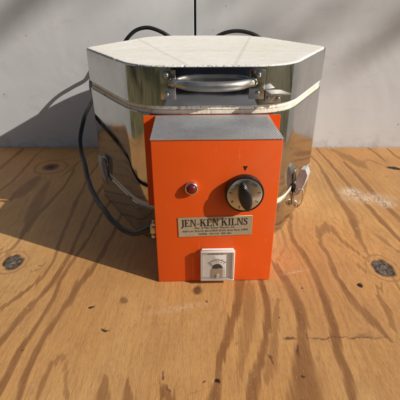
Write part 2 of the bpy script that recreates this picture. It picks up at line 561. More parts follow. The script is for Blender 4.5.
# ---------------- plywood sheet: one board, its grain carried by attributes on a fine grid
BANDS = [[0.8,1,[[-0.665,2.034,0.0054],[-0.654,1.936,0.0104],[-0.64,1.716,0.0096],[-0.66,1.497,0.0129],[-0.68,1.349,0.012],[-0.673,1.262,0.0095],[-0.676,1.165,0.0072]]],[0.9,1,[[-0.545,2.034,0.0054],[-0.551,1.796,0.0074],[-0.541,1.611,0.009],[-0.533,1.454,0.0082],[-0.52,1.327,0.0078],[-0.51,1.209,0.0074],[-0.499,1.106,0.0068],[-0.503,1.031,0.0082],[-0.529,0.963,0.0093],[-0.555,0.909,0.0102],[-0.574,0.872,0.0098]]],[1,1,[[-0.448,1.87,0.0051],[-0.465,1.611,0.009],[-0.462,1.471,0.0084],[-0.458,1.357,0.0078],[-0.451,1.165,0.0088],[-0.456,1.068,0.0102],[-0.467,0.982,0.0108],[-0.486,0.913,0.0105],[-0.502,0.864,0.0116],[-0.512,0.792,0.0108],[-0.522,0.731,0.0104]]],[1,1,[[-0.379,1.662,0.007],[-0.396,1.515,0.0086],[-0.406,1.372,0.008],[-0.416,1.222,0.0072],[-0.43,1.129,0.0085],[-0.442,1.021,0.008],[-0.437,0.918,0.0087],[-0.446,0.81,0.0098],[-0.455,0.731,0.01],[-0.458,0.652,0.0108],[-0.46,0.594,0.0103]]],[1,-1,[[-0.308,1.562,0.0066],[-0.32,1.428,0.0082],[-0.332,1.242,0.0092],[-0.352,1.073,0.0132],[-0.378,0.986,0.0124],[-0.386,0.905,0.012],[-0.406,0.799,0.0108],[-0.411,0.715,0.01],[-0.411,0.636,0.008],[-0.406,0.577,0.0066]]],[0.7,1,[[-0.348,0.715,0.0025],[-0.366,0.678,0.0072],[-0.368,0.628,0.006],[-0.368,0.577,0.0055]]],[0.6,1,[[-0.356,0.684,0.0075],[-0.347,0.702,0.0113],[-0.324,0.675,0.0096],[-0.315,0.636,0.0057],[-0.302,0.577,0.0046]]],[0.8,1,[[-0.231,0.652,0.0012],[-0.224,0.62,0.0138],[-0.214,0.57,0.0242]]],[0.8,1,[[-0.169,0.636,0.0011],[-0.165,0.61,0.0092],[-0.159,0.57,0.0176]]],[0.35,1,[[-0.097,0.764,0.0016],[-0.094,0.664,0.0019]]],[0.9,1,[[-0.087,0.615,0.0115],[-0.068,0.594,0.0138],[-0.061,0.565,0.0154]]],[1,1,[[0.142,1.062,0.0128],[0.13,1.001,0.0155],[0.114,0.896,0.0174],[0.086,0.825,0.0162],[0.065,0.747,0.013],[0.047,0.693,0.01],[0.038,0.647,0.0115],[0.026,0.57,0.0176]]],[0.6,1,[[0.156,0.986,0.0217],[0.144,0.876,0.0232],[0.123,0.781,0.0189],[0.097,0.67,0.0125]]],[1,-1,[[0.191,1.062,0.0066],[0.196,1.001,0.0112],[0.2,0.905,0.0116],[0.196,0.836,0.0126],[0.163,0.724,0.013],[0.132,0.641,0.0144],[0.112,0.57,0.0154]]],[0.6,1,[[0.232,0.918,0.009],[0.2,0.764,0.0135],[0.161,0.641,0.0144]]],[1,1,[[0.227,1.177,0.0052],[0.246,1.095,0.0102],[0.273,1.006,0.0144],[0.285,0.918,0.0174],[0.286,0.817,0.0162],[0.267,0.747,0.0169],[0.257,0.67,0.0312],[0.233,0.57,0.0506]]],[1,-1,[[0.381,1.445,0.0061],[0.348,1.341,0.0098],[0.342,1.235,0.0111],[0.366,1.118,0.0119],[0.374,1.006,0.0128],[0.373,0.901,0.015],[0.371,0.799,0.0148],[0.358,0.731,0.013],[0.359,0.655,0.0115],[0.344,0.57,0.0121]]],[0.7,-1,[[0.448,1.276,0.0152],[0.491,1.349,0.024],[0.515,1.297,0.019]]],[0.9,-1,[[0.46,1.276,0.0095],[0.441,1.222,0.0111],[0.451,1.129,0.0102],[0.442,1.021,0.0112],[0.453,0.94,0.0135],[0.467,0.876,0.0159],[0.483,0.828,0.0168],[0.503,0.771,0.0065]]],[0.8,1,[[0.509,1.341,0.0058],[0.521,1.255,0.0095],[0.54,1.19,0.009],[0.562,1.141,0.0068],[0.583,1.106,0.0034]]],[0.8,1,[[0.619,1.412,0.016],[0.609,1.327,0.0114],[0.591,1.242,0.0093],[0.587,1.153,0.0052]]],[0.6,1,[[0.66,1.297,0.0057],[0.67,1.255,0.0152],[0.687,1.19,0.0108],[0.711,1.141,0.007]]],[0.8,1,[[0.729,1.404,0.01],[0.737,1.327,0.0098],[0.748,1.222,0.0093]]],[0.6,1,[[0.522,1.106,0.0051],[0.531,1.073,0.0099],[0.552,1.041,0.0064]]],[0.7,1,[[0.572,1.011,0.0048],[0.538,0.94,0.0077],[0.536,0.884,0.0116],[0.52,0.799,0.0081]]],[0.6,1,[[0.617,1.011,0.0048],[0.61,0.918,0.0075]]],[0.9,1,[[0.606,2.156,0.0057],[0.627,2.034,0.0081],[0.628,1.808,0.0125],[0.612,1.591,0.0154],[0.616,1.428,0.0205],[0.587,1.262,0.0093]]],[0.9,1,[[0.632,2.292,0.006],[0.675,2.223,0.0089],[0.692,2.034,0.011],[0.703,1.808,0.0123],[0.713,1.562,0.011],[0.725,1.372,0.0117],[0.748,1.222,0.0111]]],[0.9,1,[[0.781,2.005,0.0081],[0.788,1.87,0.0127],[0.789,1.611,0.0135],[0.809,1.357,0.0117]]],[0.7,1,[[0.758,2.206,0.0118],[0.809,2.094,0.033],[0.846,1.991,0.0477],[0.863,1.922,0.0156]]],[0.6,1,[[0.862,2.005,0.0162],[0.937,2.034,0.0137],[0.973,1.949,0.0053]]],[0.5,1,[[0.864,1.896,0.0076],[0.9,1.833,0.0075],[0.965,1.808,0.005]]],[0.8,1,[[0.986,2.24,0.0089],[1.0,2.14,0.0114],[1.006,1.991,0.0081]]],[0.8,1,[[1.092,2.24,0.0089],[1.088,2.094,0.0112],[1.104,2.005,0.0108]]],[0.5,1,[[0.314,1.349,0.0059],[0.308,1.209,0.009],[0.258,1.106,0.0068]]],[0.8,1,[[-1.039,2.24,0.0088],[-1.036,2.173,0.0143],[-1.04,2.019,0.0135],[-1.043,1.883,0.013]]],[0.7,1,[[-0.909,2.24,0.0059],[-0.921,2.125,0.0084],[-0.91,1.949,0.0106],[-0.911,1.738,0.0096],[-0.934,1.641,0.0067]]],[0.8,1,[[-0.807,1.796,0.03],[-0.812,1.705,0.047],[-0.825,1.621,0.036],[-0.836,1.562,0.011]]],[0.7,1,[[-0.732,1.75,0.0144],[-0.722,1.611,0.0315],[-0.699,1.454,0.0336],[-0.671,1.297,0.019]]],[0.6,1,[[-0.905,1.936,0.0052],[-0.915,2.034,0.0081],[-0.855,2.063,0.0056],[-0.763,2.034,0.0083],[-0.693,2.078,0.0083],[-0.604,2.173,0.0057]]],[0.6,1,[[-0.687,1.82,0.01],[-0.661,1.963,0.0106],[-0.625,2.14,0.0084]]],[0.6,1,[[-0.715,1.19,0.0088],[-0.673,1.141,0.0105],[-0.658,1.084,0.0082]]],[0.5,1,[[-0.556,1.052,0.0048],[-0.531,1.073,0.0099],[-0.522,1.106,0.0051]]]]
MARKS = [[-0.6343,1.1063,0.0034,0.0024,-0.0056,11,6.5,-25,"grey"],[0.6072,1.0731,0.0033,-0.0022,-0.0054,13,7,28,"grey"],[-0.7794,1.9356,0.0053,0.0044,-0.0134,9,3.5,-8,"dark"],[-0.2256,0.9156,0.0029,0.0007,-0.0043,4.5,4,0,"brown"],[-0.1449,0.8838,0.0029,0.0004,-0.0041,3,2.5,0,"faint"],[-0.0092,0.9604,0.0031,0.0,-0.0046,5.8,5.2,0,"dbrown"],[0.0207,0.9134,0.003,0.0,-0.0043,2,1.4,0,"dbrown"],[0.0412,0.6387,0.0024,-0.0001,-0.0027,3.2,3,0,"black"],[0.007,0.636,0.0024,0.0,-0.0027,1.2,1,0,"black"],[-0.3174,0.8901,0.0029,0.001,-0.0042,4,1.2,-18,"black"],[-0.2593,0.8014,0.0027,0.0007,-0.0037,4.6,1.2,-6,"black"],[0.497,0.9864,0.0031,-0.0017,-0.0048,5,1.7,28,"black"],[0.2519,0.7242,0.0025,-0.0007,-0.0032,1.6,7,-6,"dbrown"],[0.2424,0.6539,0.0024,-0.0006,-0.0028,2,1.2,0,"black"],[1.009,1.9222,0.0052,-0.0057,-0.0132,9,1.3,8,"black"],[0.7095,2.2655,0.006,-0.0046,-0.0174,2,1,0,"black"],[-0.0883,0.6525,0.0024,0.0003,-0.0028,1.2,5,0,"dbrown"],[-0.074,0.6199,0.0023,0.0002,-0.0026,1.6,5,-25,"dbrown"],[0.1787,0.6962,0.0025,-0.0005,-0.003,1.2,6,-25,"dbrown"],[0.1732,0.7085,0.0025,-0.0005,-0.0031,0.9,4,-20,"dbrown"],[0.2233,0.8516,0.0029,-0.0007,-0.0039,1,1,0,"black"],[0.442,0.7775,0.0027,-0.0013,-0.0035,14,3,0,"bgrey"],[0.3115,0.7671,0.0026,-0.0009,-0.0034,8,1.3,0,"bgrey"],[0.2376,0.7671,0.0026,-0.0007,-0.0034,9,1.2,0,"dbrown"],[-0.4541,0.7338,0.0025,0.0012,-0.0032,2,1.4,0,"dbrown"],[0.3839,0.7706,0.0026,-0.0011,-0.0035,52,0.5,-1,"dbrown"],[0.3145,0.9674,0.0031,-0.001,-0.0047,1,0.8,0,"black"],[0.0963,0.7502,0.0026,-0.0003,-0.0033,4,2,-30,"faint"],[-0.5348,1.084,0.0034,0.002,-0.0055,3,0.9,-10,"dbrown"],[0.2978,0.7054,0.0025,-0.0008,-0.0031,2,6,-20,"faint"],[-0.0114,0.6069,0.0023,0.0,-0.0025,15,0.7,-20,"faint"]]
CHALK_LIGHT = [(0.687, 1.641, 0.06, 0.05, 0.5, 1.3), (0.803, 1.534, 0.05, 0.05, 0.3, 1.1), (0.747, 1.581, 0.12, 0.06, 0, 0.9), (0.314, 1.052, 0.06, 0.006, 0.3, 0.5), (-0.058, 0.884, 0.1, 0.016, 0.25, 0.35)]  # pale scuffs that also paint in sunlight thrown off the steel

YB = 2.232
def vnoise(x, y, seed):
    rng = np.random.RandomState(seed)
    g = rng.rand(64, 64)
    xi = np.floor(x).astype(int); yi = np.floor(y).astype(int)
    fx = x - xi; fy = y - yi
    fx = fx * fx * (3 - 2 * fx); fy = fy * fy * (3 - 2 * fy)
    a = g[xi % 64, yi % 64]; b = g[(xi + 1) % 64, yi % 64]
    c = g[xi % 64, (yi + 1) % 64]; d = g[(xi + 1) % 64, (yi + 1) % 64]
    return (a * (1 - fx) + b * fx) * (1 - fy) + (c * (1 - fx) + d * fx) * fy

def build_plywood():
    fx = np.arange(-1.22, 1.2201, 0.0027)
    xs = np.concatenate([np.linspace(-1.34, -1.23, 12), fx, np.linspace(1.23, 1.34, 12)])
    fy = np.arange(0.50, YB + 0.0001, 0.0030)
    ys = np.concatenate([np.linspace(0.30, 0.48, 12), fy])
    nx, ny = len(xs), len(ys)
    X, Y = np.meshgrid(xs, ys)
    # ragged, fibrous edges: offsets that vary quickly across and slowly along the grain
    wx = X + 0.010 * (vnoise(X * 9, Y * 4, 1) - 0.5) + 0.006 * (vnoise(X * 160, Y * 14, 2) - 0.5) + 0.004 * (vnoise(X * 40, Y * 30, 5) - 0.5)
    wy = Y + 0.05 * (vnoise(X * 190, Y * 9, 3) - 0.5)
    grain = np.zeros_like(X)
    dist = np.full(X.shape, 0.14)
    for s, side, pts in BANDS:
        P = np.array(pts)
        x0, x1 = P[:, 0].min() - 0.12, P[:, 0].max() + 0.12
        y0, y1 = P[:, 1].min() - 0.06, P[:, 1].max() + 0.06
        ii = np.where((ys > y0) & (ys < y1))[0]; jj = np.where((xs > x0) & (xs < x1))[0]
        if len(ii) == 0 or len(jj) == 0:
            continue
        sl = (slice(ii[0], ii[-1] + 1), slice(jj[0], jj[-1] + 1))
        px, py = wx[sl], wy[sl]
        best = np.full(px.shape, 1e9); val = np.zeros(px.shape); dd = np.full(px.shape, 0.14)
        for a, b in zip(P, P[1:]):
            dx, dy = b[0] - a[0], b[1] - a[1]
            L2 = dx * dx + dy * dy + 1e-12
            t = np.clip(((px - a[0]) * dx + (py - a[1]) * dy) / L2, 0, 1)
            ex, ey = px - (a[0] + t * dx), py - (a[1] + t * dy)
            d = np.hypot(ex, ey)
            w = (a[2] + t * (b[2] - a[2])) * 1.05
            sg = np.sign(ex) * side
            u = d / w * sg
            dd = np.minimum(dd, np.maximum(d - w, 0))
            # sharp latewood edge on one side, slow fade on the other
            v = np.where(u < 0, np.clip(1.35 - np.abs(u) * 1.1, 0, 1), np.clip(1.6 - np.abs(u), 0, 1))
            v = np.where(u < 0, v, v * (1 - 0.35 * np.clip(u, 0, 1.5) / 1.5))
            m = (d / w) < best
            best = np.where(m, d / w, best); val = np.where(m, v, val)
        val = val * val * (3 - 2 * val)
        grain[sl] = np.maximum(grain[sl], val * s)
        dist[sl] = np.minimum(dist[sl], dd)
    # wavy rings outside the part of the sheet worked out above
    out = np.clip((np.abs(X) - 1.15) / 0.1, 0, 1) + np.clip((0.52 - Y) / 0.1, 0, 1)
    ring = np.sin((X * 1.0 + 0.35 * vnoise(X * 1.4, Y * 0.7, 8)) * 42)
    grain = np.maximum(grain, np.clip(out, 0, 1) * np.clip(ring * 1.4 - 0.4, 0, 1) * 0.9)
    grain *= 0.80 + 0.20 * vnoise(X * 30, Y * 8, 11)
    knot = np.zeros((ny, nx, 4)); knot[..., 3] = 1
    KX = X + 0.006 * (vnoise(X * 55, Y * 40, 21) - 0.5) + 0.003 * (vnoise(X * 150, Y * 110, 23) - 0.5)
    KY = Y + 0.012 * (vnoise(X * 55, Y * 40, 22) - 0.5) + 0.006 * (vnoise(X * 150, Y * 110, 24) - 0.5)
    halo = np.zeros_like(X)
    for (cx, cy, sx, jx, jy, rx, ry, ang, kind) in MARKS:
        dyi = (KY - cy) / jy
        dxi = (KX - cx - jx * dyi) / sx
        a = math.radians(ang)
        u = (dxi * math.cos(a) + dyi * math.sin(a)) / rx
        v = (-dxi * math.sin(a) + dyi * math.cos(a)) / ry
        r = np.hypot(u, v)
        def sm(e0, e1):
            t = np.clip((r - e0) / (e1 - e0), 0, 1)
            return 1 - t * t * (3 - 2 * t)
        if kind == 'grey':
            knot[..., 0] = np.maximum(knot[..., 0], sm(0.85, 1.02))
            edge = np.exp(-((r - 0.90) / 0.17) ** 2) * (0.25 + 0.95 * vnoise(X * 60, Y * 50, 31))
            knot[..., 2] = np.maximum(knot[..., 2], edge * 0.9)
            inner = np.exp(-((r - 0.45) / 0.10) ** 2) * 0.5
            knot[..., 1] = np.maximum(knot[..., 1], inner)
            halo = np.maximum(halo, np.exp(-((r - 1.5) / 0.16) ** 2) * 0.5)
        elif kind == 'dark':
            knot[..., 1] = np.maximum(knot[..., 1], sm(0.6, 1.2) * 0.9)
            knot[..., 2] = np.maximum(knot[..., 2], sm(0.15, 0.55) * 0.8)
            halo = np.maximum(halo, np.exp(-((r - 1.8) / 0.2) ** 2) * 0.6)
        elif kind == 'brown':
            knot[..., 1] = np.maximum(knot[..., 1], sm(0.5, 1.15) * 0.62)
        elif kind == 'faint':
            knot[..., 1] = np.maximum(knot[..., 1], sm(0.3, 1.2) * 0.28)
        elif kind == 'dbrown':
            knot[..., 1] = np.maximum(knot[..., 1], sm(0.5, 1.15) * 0.9)
        elif kind == 'bgrey':
            knot[..., 0] = np.maximum(knot[..., 0], sm(0.2, 1.2) * 0.45)
        else:
            knot[..., 2] = np.maximum(knot[..., 2], sm(0.7, 1.1))
    grain = np.clip(np.maximum(grain, halo), 0, 1)
    chalk_light = np.zeros_like(X)
    for cx, cy, rx, ry, a, s in CHALK_LIGHT:
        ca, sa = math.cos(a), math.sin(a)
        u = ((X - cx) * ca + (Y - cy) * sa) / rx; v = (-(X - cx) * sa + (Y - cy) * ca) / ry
        chalk_light = np.maximum(chalk_light, s * np.clip(1.2 - np.hypot(u, v), 0, 1))
    # gouges are real dents
    Z = -0.0013 * knot[..., 2] - 0.001 * knot[..., 0]
    top = np.stack([X, Y, Z], -1).reshape(-1, 3)
    n = nx * ny
    # rim: skirt down to the underside
    per = [j for j in range(nx)] + [i * nx + nx - 1 for i in range(1, ny)] + [(ny - 1) * nx + j for j in range(nx - 2, -1, -1)] + [i * nx for i in range(ny - 2, 0, -1)]
    low = top[per].copy(); low[:, 2] = -0.042
    co_ = np.concatenate([top, low]) * K
    idx = np.arange(n).reshape(ny, nx)
    quads = np.stack([idx[:-1, :-1], idx[:-1, 1:], idx[1:, 1:], idx[1:, :-1]], -1).reshape(-1, 4)
    m = len(per); pa = np.array(per)
    k = np.arange(m); k2 = (k + 1) % m
    skirt = np.stack([pa[k2], pa[k], n + k, n + k2], -1)
    faces = np.concatenate([quads, skirt])
    me = D.meshes.new('plywood_sheet')
    me.vertices.add(len(co_)); me.vertices.foreach_set('co', co_.ravel().astype(np.float32))
    nf = len(faces)
    me.loops.add(nf * 4 + m); me.polygons.add(nf + 1)
    lv = np.concatenate([faces.ravel(), (n + np.arange(m))[::-1]]).astype(np.int32)
    me.loops.foreach_set('vertex_index', lv)
    me.polygons.foreach_set('loop_start', (np.arange(nf + 1) * 4).astype(np.int32))
    me.update(calc_edges=True)
    me.validate()
    pad = lambda a: np.concatenate([a.ravel(), np.zeros(m)]).astype(np.float32)
    at = me.attributes.new('grain', 'FLOAT', 'POINT'); at.data.foreach_set('value', pad(grain))
    at = me.attributes.new('ring', 'FLOAT', 'POINT'); at.data.foreach_set('value', pad(dist))
    at = me.attributes.new('chalk_light', 'FLOAT', 'POINT'); at.data.foreach_set('value', pad(chalk_light))
    kc = np.concatenate([knot.reshape(-1, 4), np.tile([0, 0, 0, 1.0], (m, 1))]).astype(np.float32)
    at = me.attributes.new('knot', 'FLOAT_COLOR', 'POINT'); at.data.foreach_set('color', kc.ravel())
    me.materials.append(WOOD)
    me.shade_smooth()
    me.set_sharp_from_angle(angle=math.radians(50))
    return tag(link('plywood_sheet', me), 'knotty weathered plywood sheet laid as a tabletop under the kiln', 'tabletop')
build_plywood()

# ---------------- wall: two painted boards with a dark gap between them
wall = thing('wall', 'pale grey painted board wall standing behind the kiln', 'wall', (0, 2.24, 0))
for x0, x1, nm in ((-4.2, -0.0305, 'left'), (-0.0205, 4.2, 'right')):
    bm = bmesh.new()
    add_box(bm, x0, x1, 0, 0.03, -1.70, 4.2, 0.0022)
    p = obj('wall_board', bm, WALL, wall)
bm = bmesh.new()
add_box(bm, -4.2, 4.2, 0.034, 0.06, -1.70, 4.2)
obj('backing_frame', bm, DARKIN, wall)

# ================================================================== KILN
A = 0.407
kiln = thing('kiln', 'small six-sided stainless steel pottery kiln with orange control box and white brick lid', 'kiln', (0.026, 1.647, 0), 0.0296)
FR = Matrix(((1, 0, 0, 0), (0, 0, -1, 0), (0, 1, 0, 0), (0, 0, 0, 1)))   # face frame: u right, v up, w outwards (-y)
def face(u, v, y, roll=0.0):
    return Matrix.Translation((u, y, v)) @ FR @ Matrix.Rotation(roll, 4, 'Z')

def rough_slab(ap, z0, z1, top_chips, rad=0.087, seed=1, bulge=0.0):
    """firebrick slab: rounded hexagon with a crumbly rim"""
    bm = bmesh.new()
    out = hexagon(ap, rad, 14, 0.0035)
    n = len(out)
    lv = [(z0, 0.0), (z0 + (z1 - z0) * 0.5, 0.0), (z1 - 0.004, 0.0), (z1 - 0.0010, -0.0008), (z1, -0.0028)]
    rows = []
    for z, off in lv:
        row = []
        for i, p in enumerate(out):
            q = Vector((p.x, p.y, z))
            c = noise.noise(Vector((p.x * 150, p.y * 150, seed + z * 9))) + 0.7 * noise.noise(Vector((p.x * 33, p.y * 33, seed + 3)))
            chip = max(0.0, c - 0.36) * 0.0070 * top_chips
            d = off - chip * (1.6 if z > z0 + 0.6 * (z1 - z0) or z == z0 else 0.2) + 0.0008 * noise.noise(q * 90)
            dr = Vector((p.x, p.y, 0)).normalized()
            q += dr * d
            if z > z1 - 0.002:
                q.z -= chip * 0.35 + 0.0006 * abs(noise.noise(q * 70))
            row.append(bm.verts.new(q))
        rows.append(row)
    for a, b in zip(rows, rows[1:]):
        for i in range(n):
            bm.faces.new([a[i], a[(i + 1) % n], b[(i + 1) % n], b[i]])
    # top and bottom
    for row, z in ((rows[-1], z1), (rows[0], z0)):
        prev = row
        for sc in (0.985, 0.965, 0.93):
            inner = [bm.verts.new((v.co.x * sc, v.co.y * sc, z)) for v in row]
            for i in range(n):
                bm.faces.new([prev[i], prev[(i + 1) % n], inner[(i + 1) % n], inner[i]])
            prev = inner
        f = bm.faces.new(inner)
    return bm

def shell(ap, th, z0, z1, rad=0.090, lip=0.0015):
    bm = bmesh.new()
    out = hexagon(ap, rad, 16, 0.03)
    inn = hexagon(ap - th, rad - th, 16, 0.03)
    m = min(len(out), len(inn))
    def ring(sc, z):
        return [bm.verts.new((p.x + p.x / p.length * sc, p.y + p.y / p.length * sc, z)) for p in out]
    R = [ring(-th, z0), ring(-lip, z0), ring(0, z0 + lip), ring(0, (z0 + z1) / 2), ring(0, z1 - lip), ring(-lip, z1), ring(-th, z1)]
    n = len(out)
    for a, b in zip(R, R[1:]):
        for i in range(n):
            bm.faces.new([a[i], a[(i + 1) % n], b[(i + 1) % n], b[i]])
    return bm

# base slab
base = obj('base_slab', rough_slab(A - 0.005, 0.004, 0.1455, 0.5, seed=7), BRICK2, kiln, 30)
o = obj('steel_band', shell(A, 0.004, 0.003, 0.1265), STEEL, base, 25)
# body jacket and the brick showing above it
body = obj('steel_body', shell(A, 0.004, 0.1475, 0.4725), STEEL, kiln, 25)
obj('brick_lining', rough_slab(A - 0.005, 0.146, 0.4845, 0.5, seed=3), BRICK2, body, 30)
# lid
lid = obj('lid', rough_slab(A - 0.0045, 0.4855, 0.6185, 0.6, seed=5), BRICK, kiln, 30)
obj('steel_band', shell(A + 0.001, 0.004, 0.4975, 0.6145), STEEL, lid, 25)

# the lid sits a touch high at the back
p_ = Vector((0, -A, 0.4855)) * K
lid.rotation_euler.x = math.atan(0.0105 / 0.81)
lid.location = p_ - Matrix.Rotation(lid.rotation_euler.x, 3, 'X') @ p_

# handle
def screw(bm, M, r=0.0062):
    add_lathe(bm, [(0, 0.0), (r * 1.55, 0.0), (r * 1.55, 0.0012), (r, 0.0016), (r * 0.95, 0.0035), (r * 0.6, 0.0055), (r * 0.25, 0.0058), (r * 0.22, 0.0035), (0, 0.0035)], M, 24)
bm = bmesh.new()
path = spline([(s * x, y, z) for s, x, y, z in ((-1, 0.124, -0.004, 0.568), (-1, 0.112, -0.011, 0.5695), (-1, 0.098, -0.026, 0.5705), (-1, 0.075, -0.043, 0.5695), (-1, 0.038, -0.052, 0.5685), (1, 0, -0.054, 0.568), (1, 0.038, -0.052, 0.5685), (1, 0.075, -0.043, 0.5695), (1, 0.098, -0.026, 0.5705), (1, 0.112, -0.011, 0.5695), (1, 0.124, -0.004, 0.568))], 8)
path = [Vector((p.x, p.y - A, p.z)) for p in path]
npt = len(path)
rad = [0.0095 + 0.0055 * math.sin(math.pi * i / (npt - 1)) ** 0.6 for i in range(npt)]
add_tube(bm, path, rad, 20, flat=0.8)
handle = obj('handle', bm, ALU, lid, 60)
for s in (-1, 1):
    bm = bmesh.new()
    add_box(bm, s * 0.135 - 0.0235, s * 0.135 + 0.0235, -0.0045, 0.0012, 0.519, 0.6065, 0.0018, 2, Matrix.Translation((0, -A - 0.001, 0)))
    # raised boss the bar grows from
    add_lathe(bm, [(0.0150, 0.0), (0.013, 0.003), (0.010, 0.006), (0.0, 0.007)], face(s * 0.122, 0.5705, -A - 0.004), 24)
    obj('mounting_plate', bm, PLATEM, lid, 25)
    for v in (0.5925, 0.5375):
        bm = bmesh.new()
        screw(bm, face(s * 0.139, v, -A - 0.0052, random.random() * 3))
        obj('screw', bm, ZINC, lid, 60)

# catch bracket on the lid front
bm = bmesh.new()
add_prism(bm, [(0.160, -A), (0.209, -A), (0.232, -A - 0.052), (0.170, -A - 0.052)], 0.5430, 0.5465)
add_box(bm, 0.163, 0.212, -0.0035, 0.0, 0.508, 0.5428, 0.0008, 1, Matrix.Translation((0, -A - 0.001, 0)))
br = obj('catch_bracket', bm, BRUSHED, lid, 25)
for u in (0.171, 0.203):
    bm = bmesh.new()
    screw(bm, face(u, 0.521, -A - 0.0045, u * 50), 0.0052)
    obj('screw', bm, ZINC, lid, 60)

# draw latches on the two front side facets
def latch(s, t, bail, ws=1.0):
    """s=+1 right facet, -1 left facet"""
    c = math.radians(60)
    mid = Vector(((0.235 + 0.235 * t) * s, -A * (1 - t), 0))
    e1 = Vector((0.5 * s, 0.866, 0)); nrm = Vector((0.866 * s, -0.5, 0))
    M = Matrix(((e1.x, nrm.x, 0, mid.x), (e1.y, nrm.y, 0, mid.y), (0, 0, 1, 0), (0, 0, 0, 1)))
    bm = bmesh.new()          # riveted base plate
    add_box(bm, -0.024, 0.024, 0.0003, 0.0025, 0.150, 0.205, 0.0008, 1, M)
    L = obj('draw_latch', bm, CHROME, kiln, 40)
    # lever: deep pressed channel, drawn in its side profile (w outwards, z up) and given its width along the facet
    prof = [(0.006, 0.140), (0.012, 0.180), (0.026, 0.212), (0.046, 0.214), (0.058, 0.192), (0.050, 0.155), (0.032, 0.108), (0.016, 0.098), (0.006, 0.112)]
    PX = M @ Matrix(((0, 0, 1, 0), (ws, 0, 0, 0), (0, 1, 0, 0), (0, 0, 0, 1)))      # (w, z, u) -> facet axes
    bm = bmesh.new()
    add_prism(bm, prof, -0.021, -0.0185, PX)
    add_prism(bm, prof, 0.0185, 0.021, PX)
    outer = [(0.046, 0.214), (0.058, 0.192), (0.050, 0.155), (0.032, 0.108), (0.0297, 0.109), (0.0476, 0.156), (0.0552, 0.191), (0.0445, 0.2115)]
    add_prism(bm, outer, -0.0184, 0.0184, PX)
    add_prism(bm, [(0.012, 0.180), (0.026, 0.212), (0.0455, 0.2138), (0.0445, 0.2112), (0.0275, 0.2095), (0.0145, 0.179)], -0.0184, 0.0184, PX)
    add_tube(bm, [(0.030, 0.128, -0.0225), (0.030, 0.128, 0.0225)], 0.0045, 14, PX)
    ridge = [(0.030, 0.150), (0.035, 0.149), (0.047, 0.192), (0.042, 0.194)]
    add_prism(bm, ridge, -0.0228, -0.0209, PX)
    add_prism(bm, [(0.020, 0.158), (0.024, 0.157), (0.036, 0.200), (0.032, 0.202)], -0.0228, -0.0209, PX)
    for w_, z_ in ((0.030, 0.128), (0.016, 0.120)):
        add_lathe(bm, [(0, 0.0), (0.0048, 0.0), (0.0044, 0.0020), (0.0022, 0.0032), (0, 0.0034)], PX @ Matrix.Translation((w_, z_, -0.0225)) @ Matrix.Rotation(math.pi, 4, 'X'), 18)
    rim = [(w * 0.9 + 0.1 * 0.03, z * 0.9 + 0.1 * 0.155) for w, z in prof]
    for i in range(len(prof)):
        j = (i + 1) % len(prof)
        add_prism(bm, [prof[i], prof[j], rim[j], rim[i]], -0.0222, -0.0209, PX)
    obj('lever', bm, LEVER, L, 40)
    if not bail:
        return
    bm = bmesh.new()          # plain black block behind the lever
    add_box(bm, -0.026, -0.004, 0.001, 0.010, 0.112, 0.145, 0.003, 2, M)
    obj('dark_block', bm, BLACK, L, 40)
    bm = bmesh.new()          # wire bail: loop hanging from the lever pin, hooked under the keeper
    ring = []
    bw = 0.020 if bail else 0.010
    for k in range(49):
        a = 2 * math.pi * k / 48
        w = bw + 0.008 + bw * math.sin(a) + 0.010 * math.cos(a); z = 0.085 + 0.048 * math.cos(a)
        ring.append((w, z, -0.012 * math.cos(a) - 0.012))
    add_tube(bm, ring, 0.0042, 12, PX)
    obj('wire_bail', bm, CHROME, L, 180)
    bm = bmesh.new()          # keeper on the base band
    add_box(bm, -0.018, 0.018, 0.0005, 0.004, 0.050, 0.115, 0.001, 1, M)
    add_tube(bm, spline([(0, 0.003, 0.070), (0, 0.012, 0.064), (0, 0.018, 0.052), (0, 0.016, 0.042)], 6), 0.0055, 10, M, 1.9)
    obj('keeper', bm, CHROME, L, 50)
latch(1, 0.46, True, 0.86)
latch(-1, 0.80, False, 0.42)

# ---------------- control box
YF = -0.642            # front face
W2 = 0.1755
bm = bmesh.new()       # mounting plate behind the box
add_box(bm, -0.2165, 0.2165, -0.006, -0.0008, 0.152, 0.4700, 0.001, 1, Matrix.Translation((0, -A, 0)))
# folded sheet metal shell: front, two sides, bottom; open top under the perforated cover
add_box(bm, -W2, W2, YF, YF + 0.0055, 0.0015, 0.4672, 0.0026, 3)
add_box(bm, -W2 + 0.0002, -W2 + 0.0042, YF + 0.0042, -A - 0.0062, 0.006, 0.4668, 0.0008, 1)
add_box(bm, W2 - 0.0042, W2 - 0.0002, YF + 0.0042, -A - 0.0062, 0.006, 0.4668, 0.0008, 1)
add_box(bm, -W2 + 0.0044, W2 - 0.0044, YF + 0.0044, -A - 0.0062, 0.0065, 0.0105)
box = obj('control_box', bm, ORANGE, kiln, 25)
bm = bmesh.new()       # dark block added to darken the box inside behind the holes
add_box(bm, -W2 + 0.006, W2 - 0.006, YF + 0.007, -A - 0.008, 0.36, 0.44)
obj('dark_filler', bm, DARKIN, box)

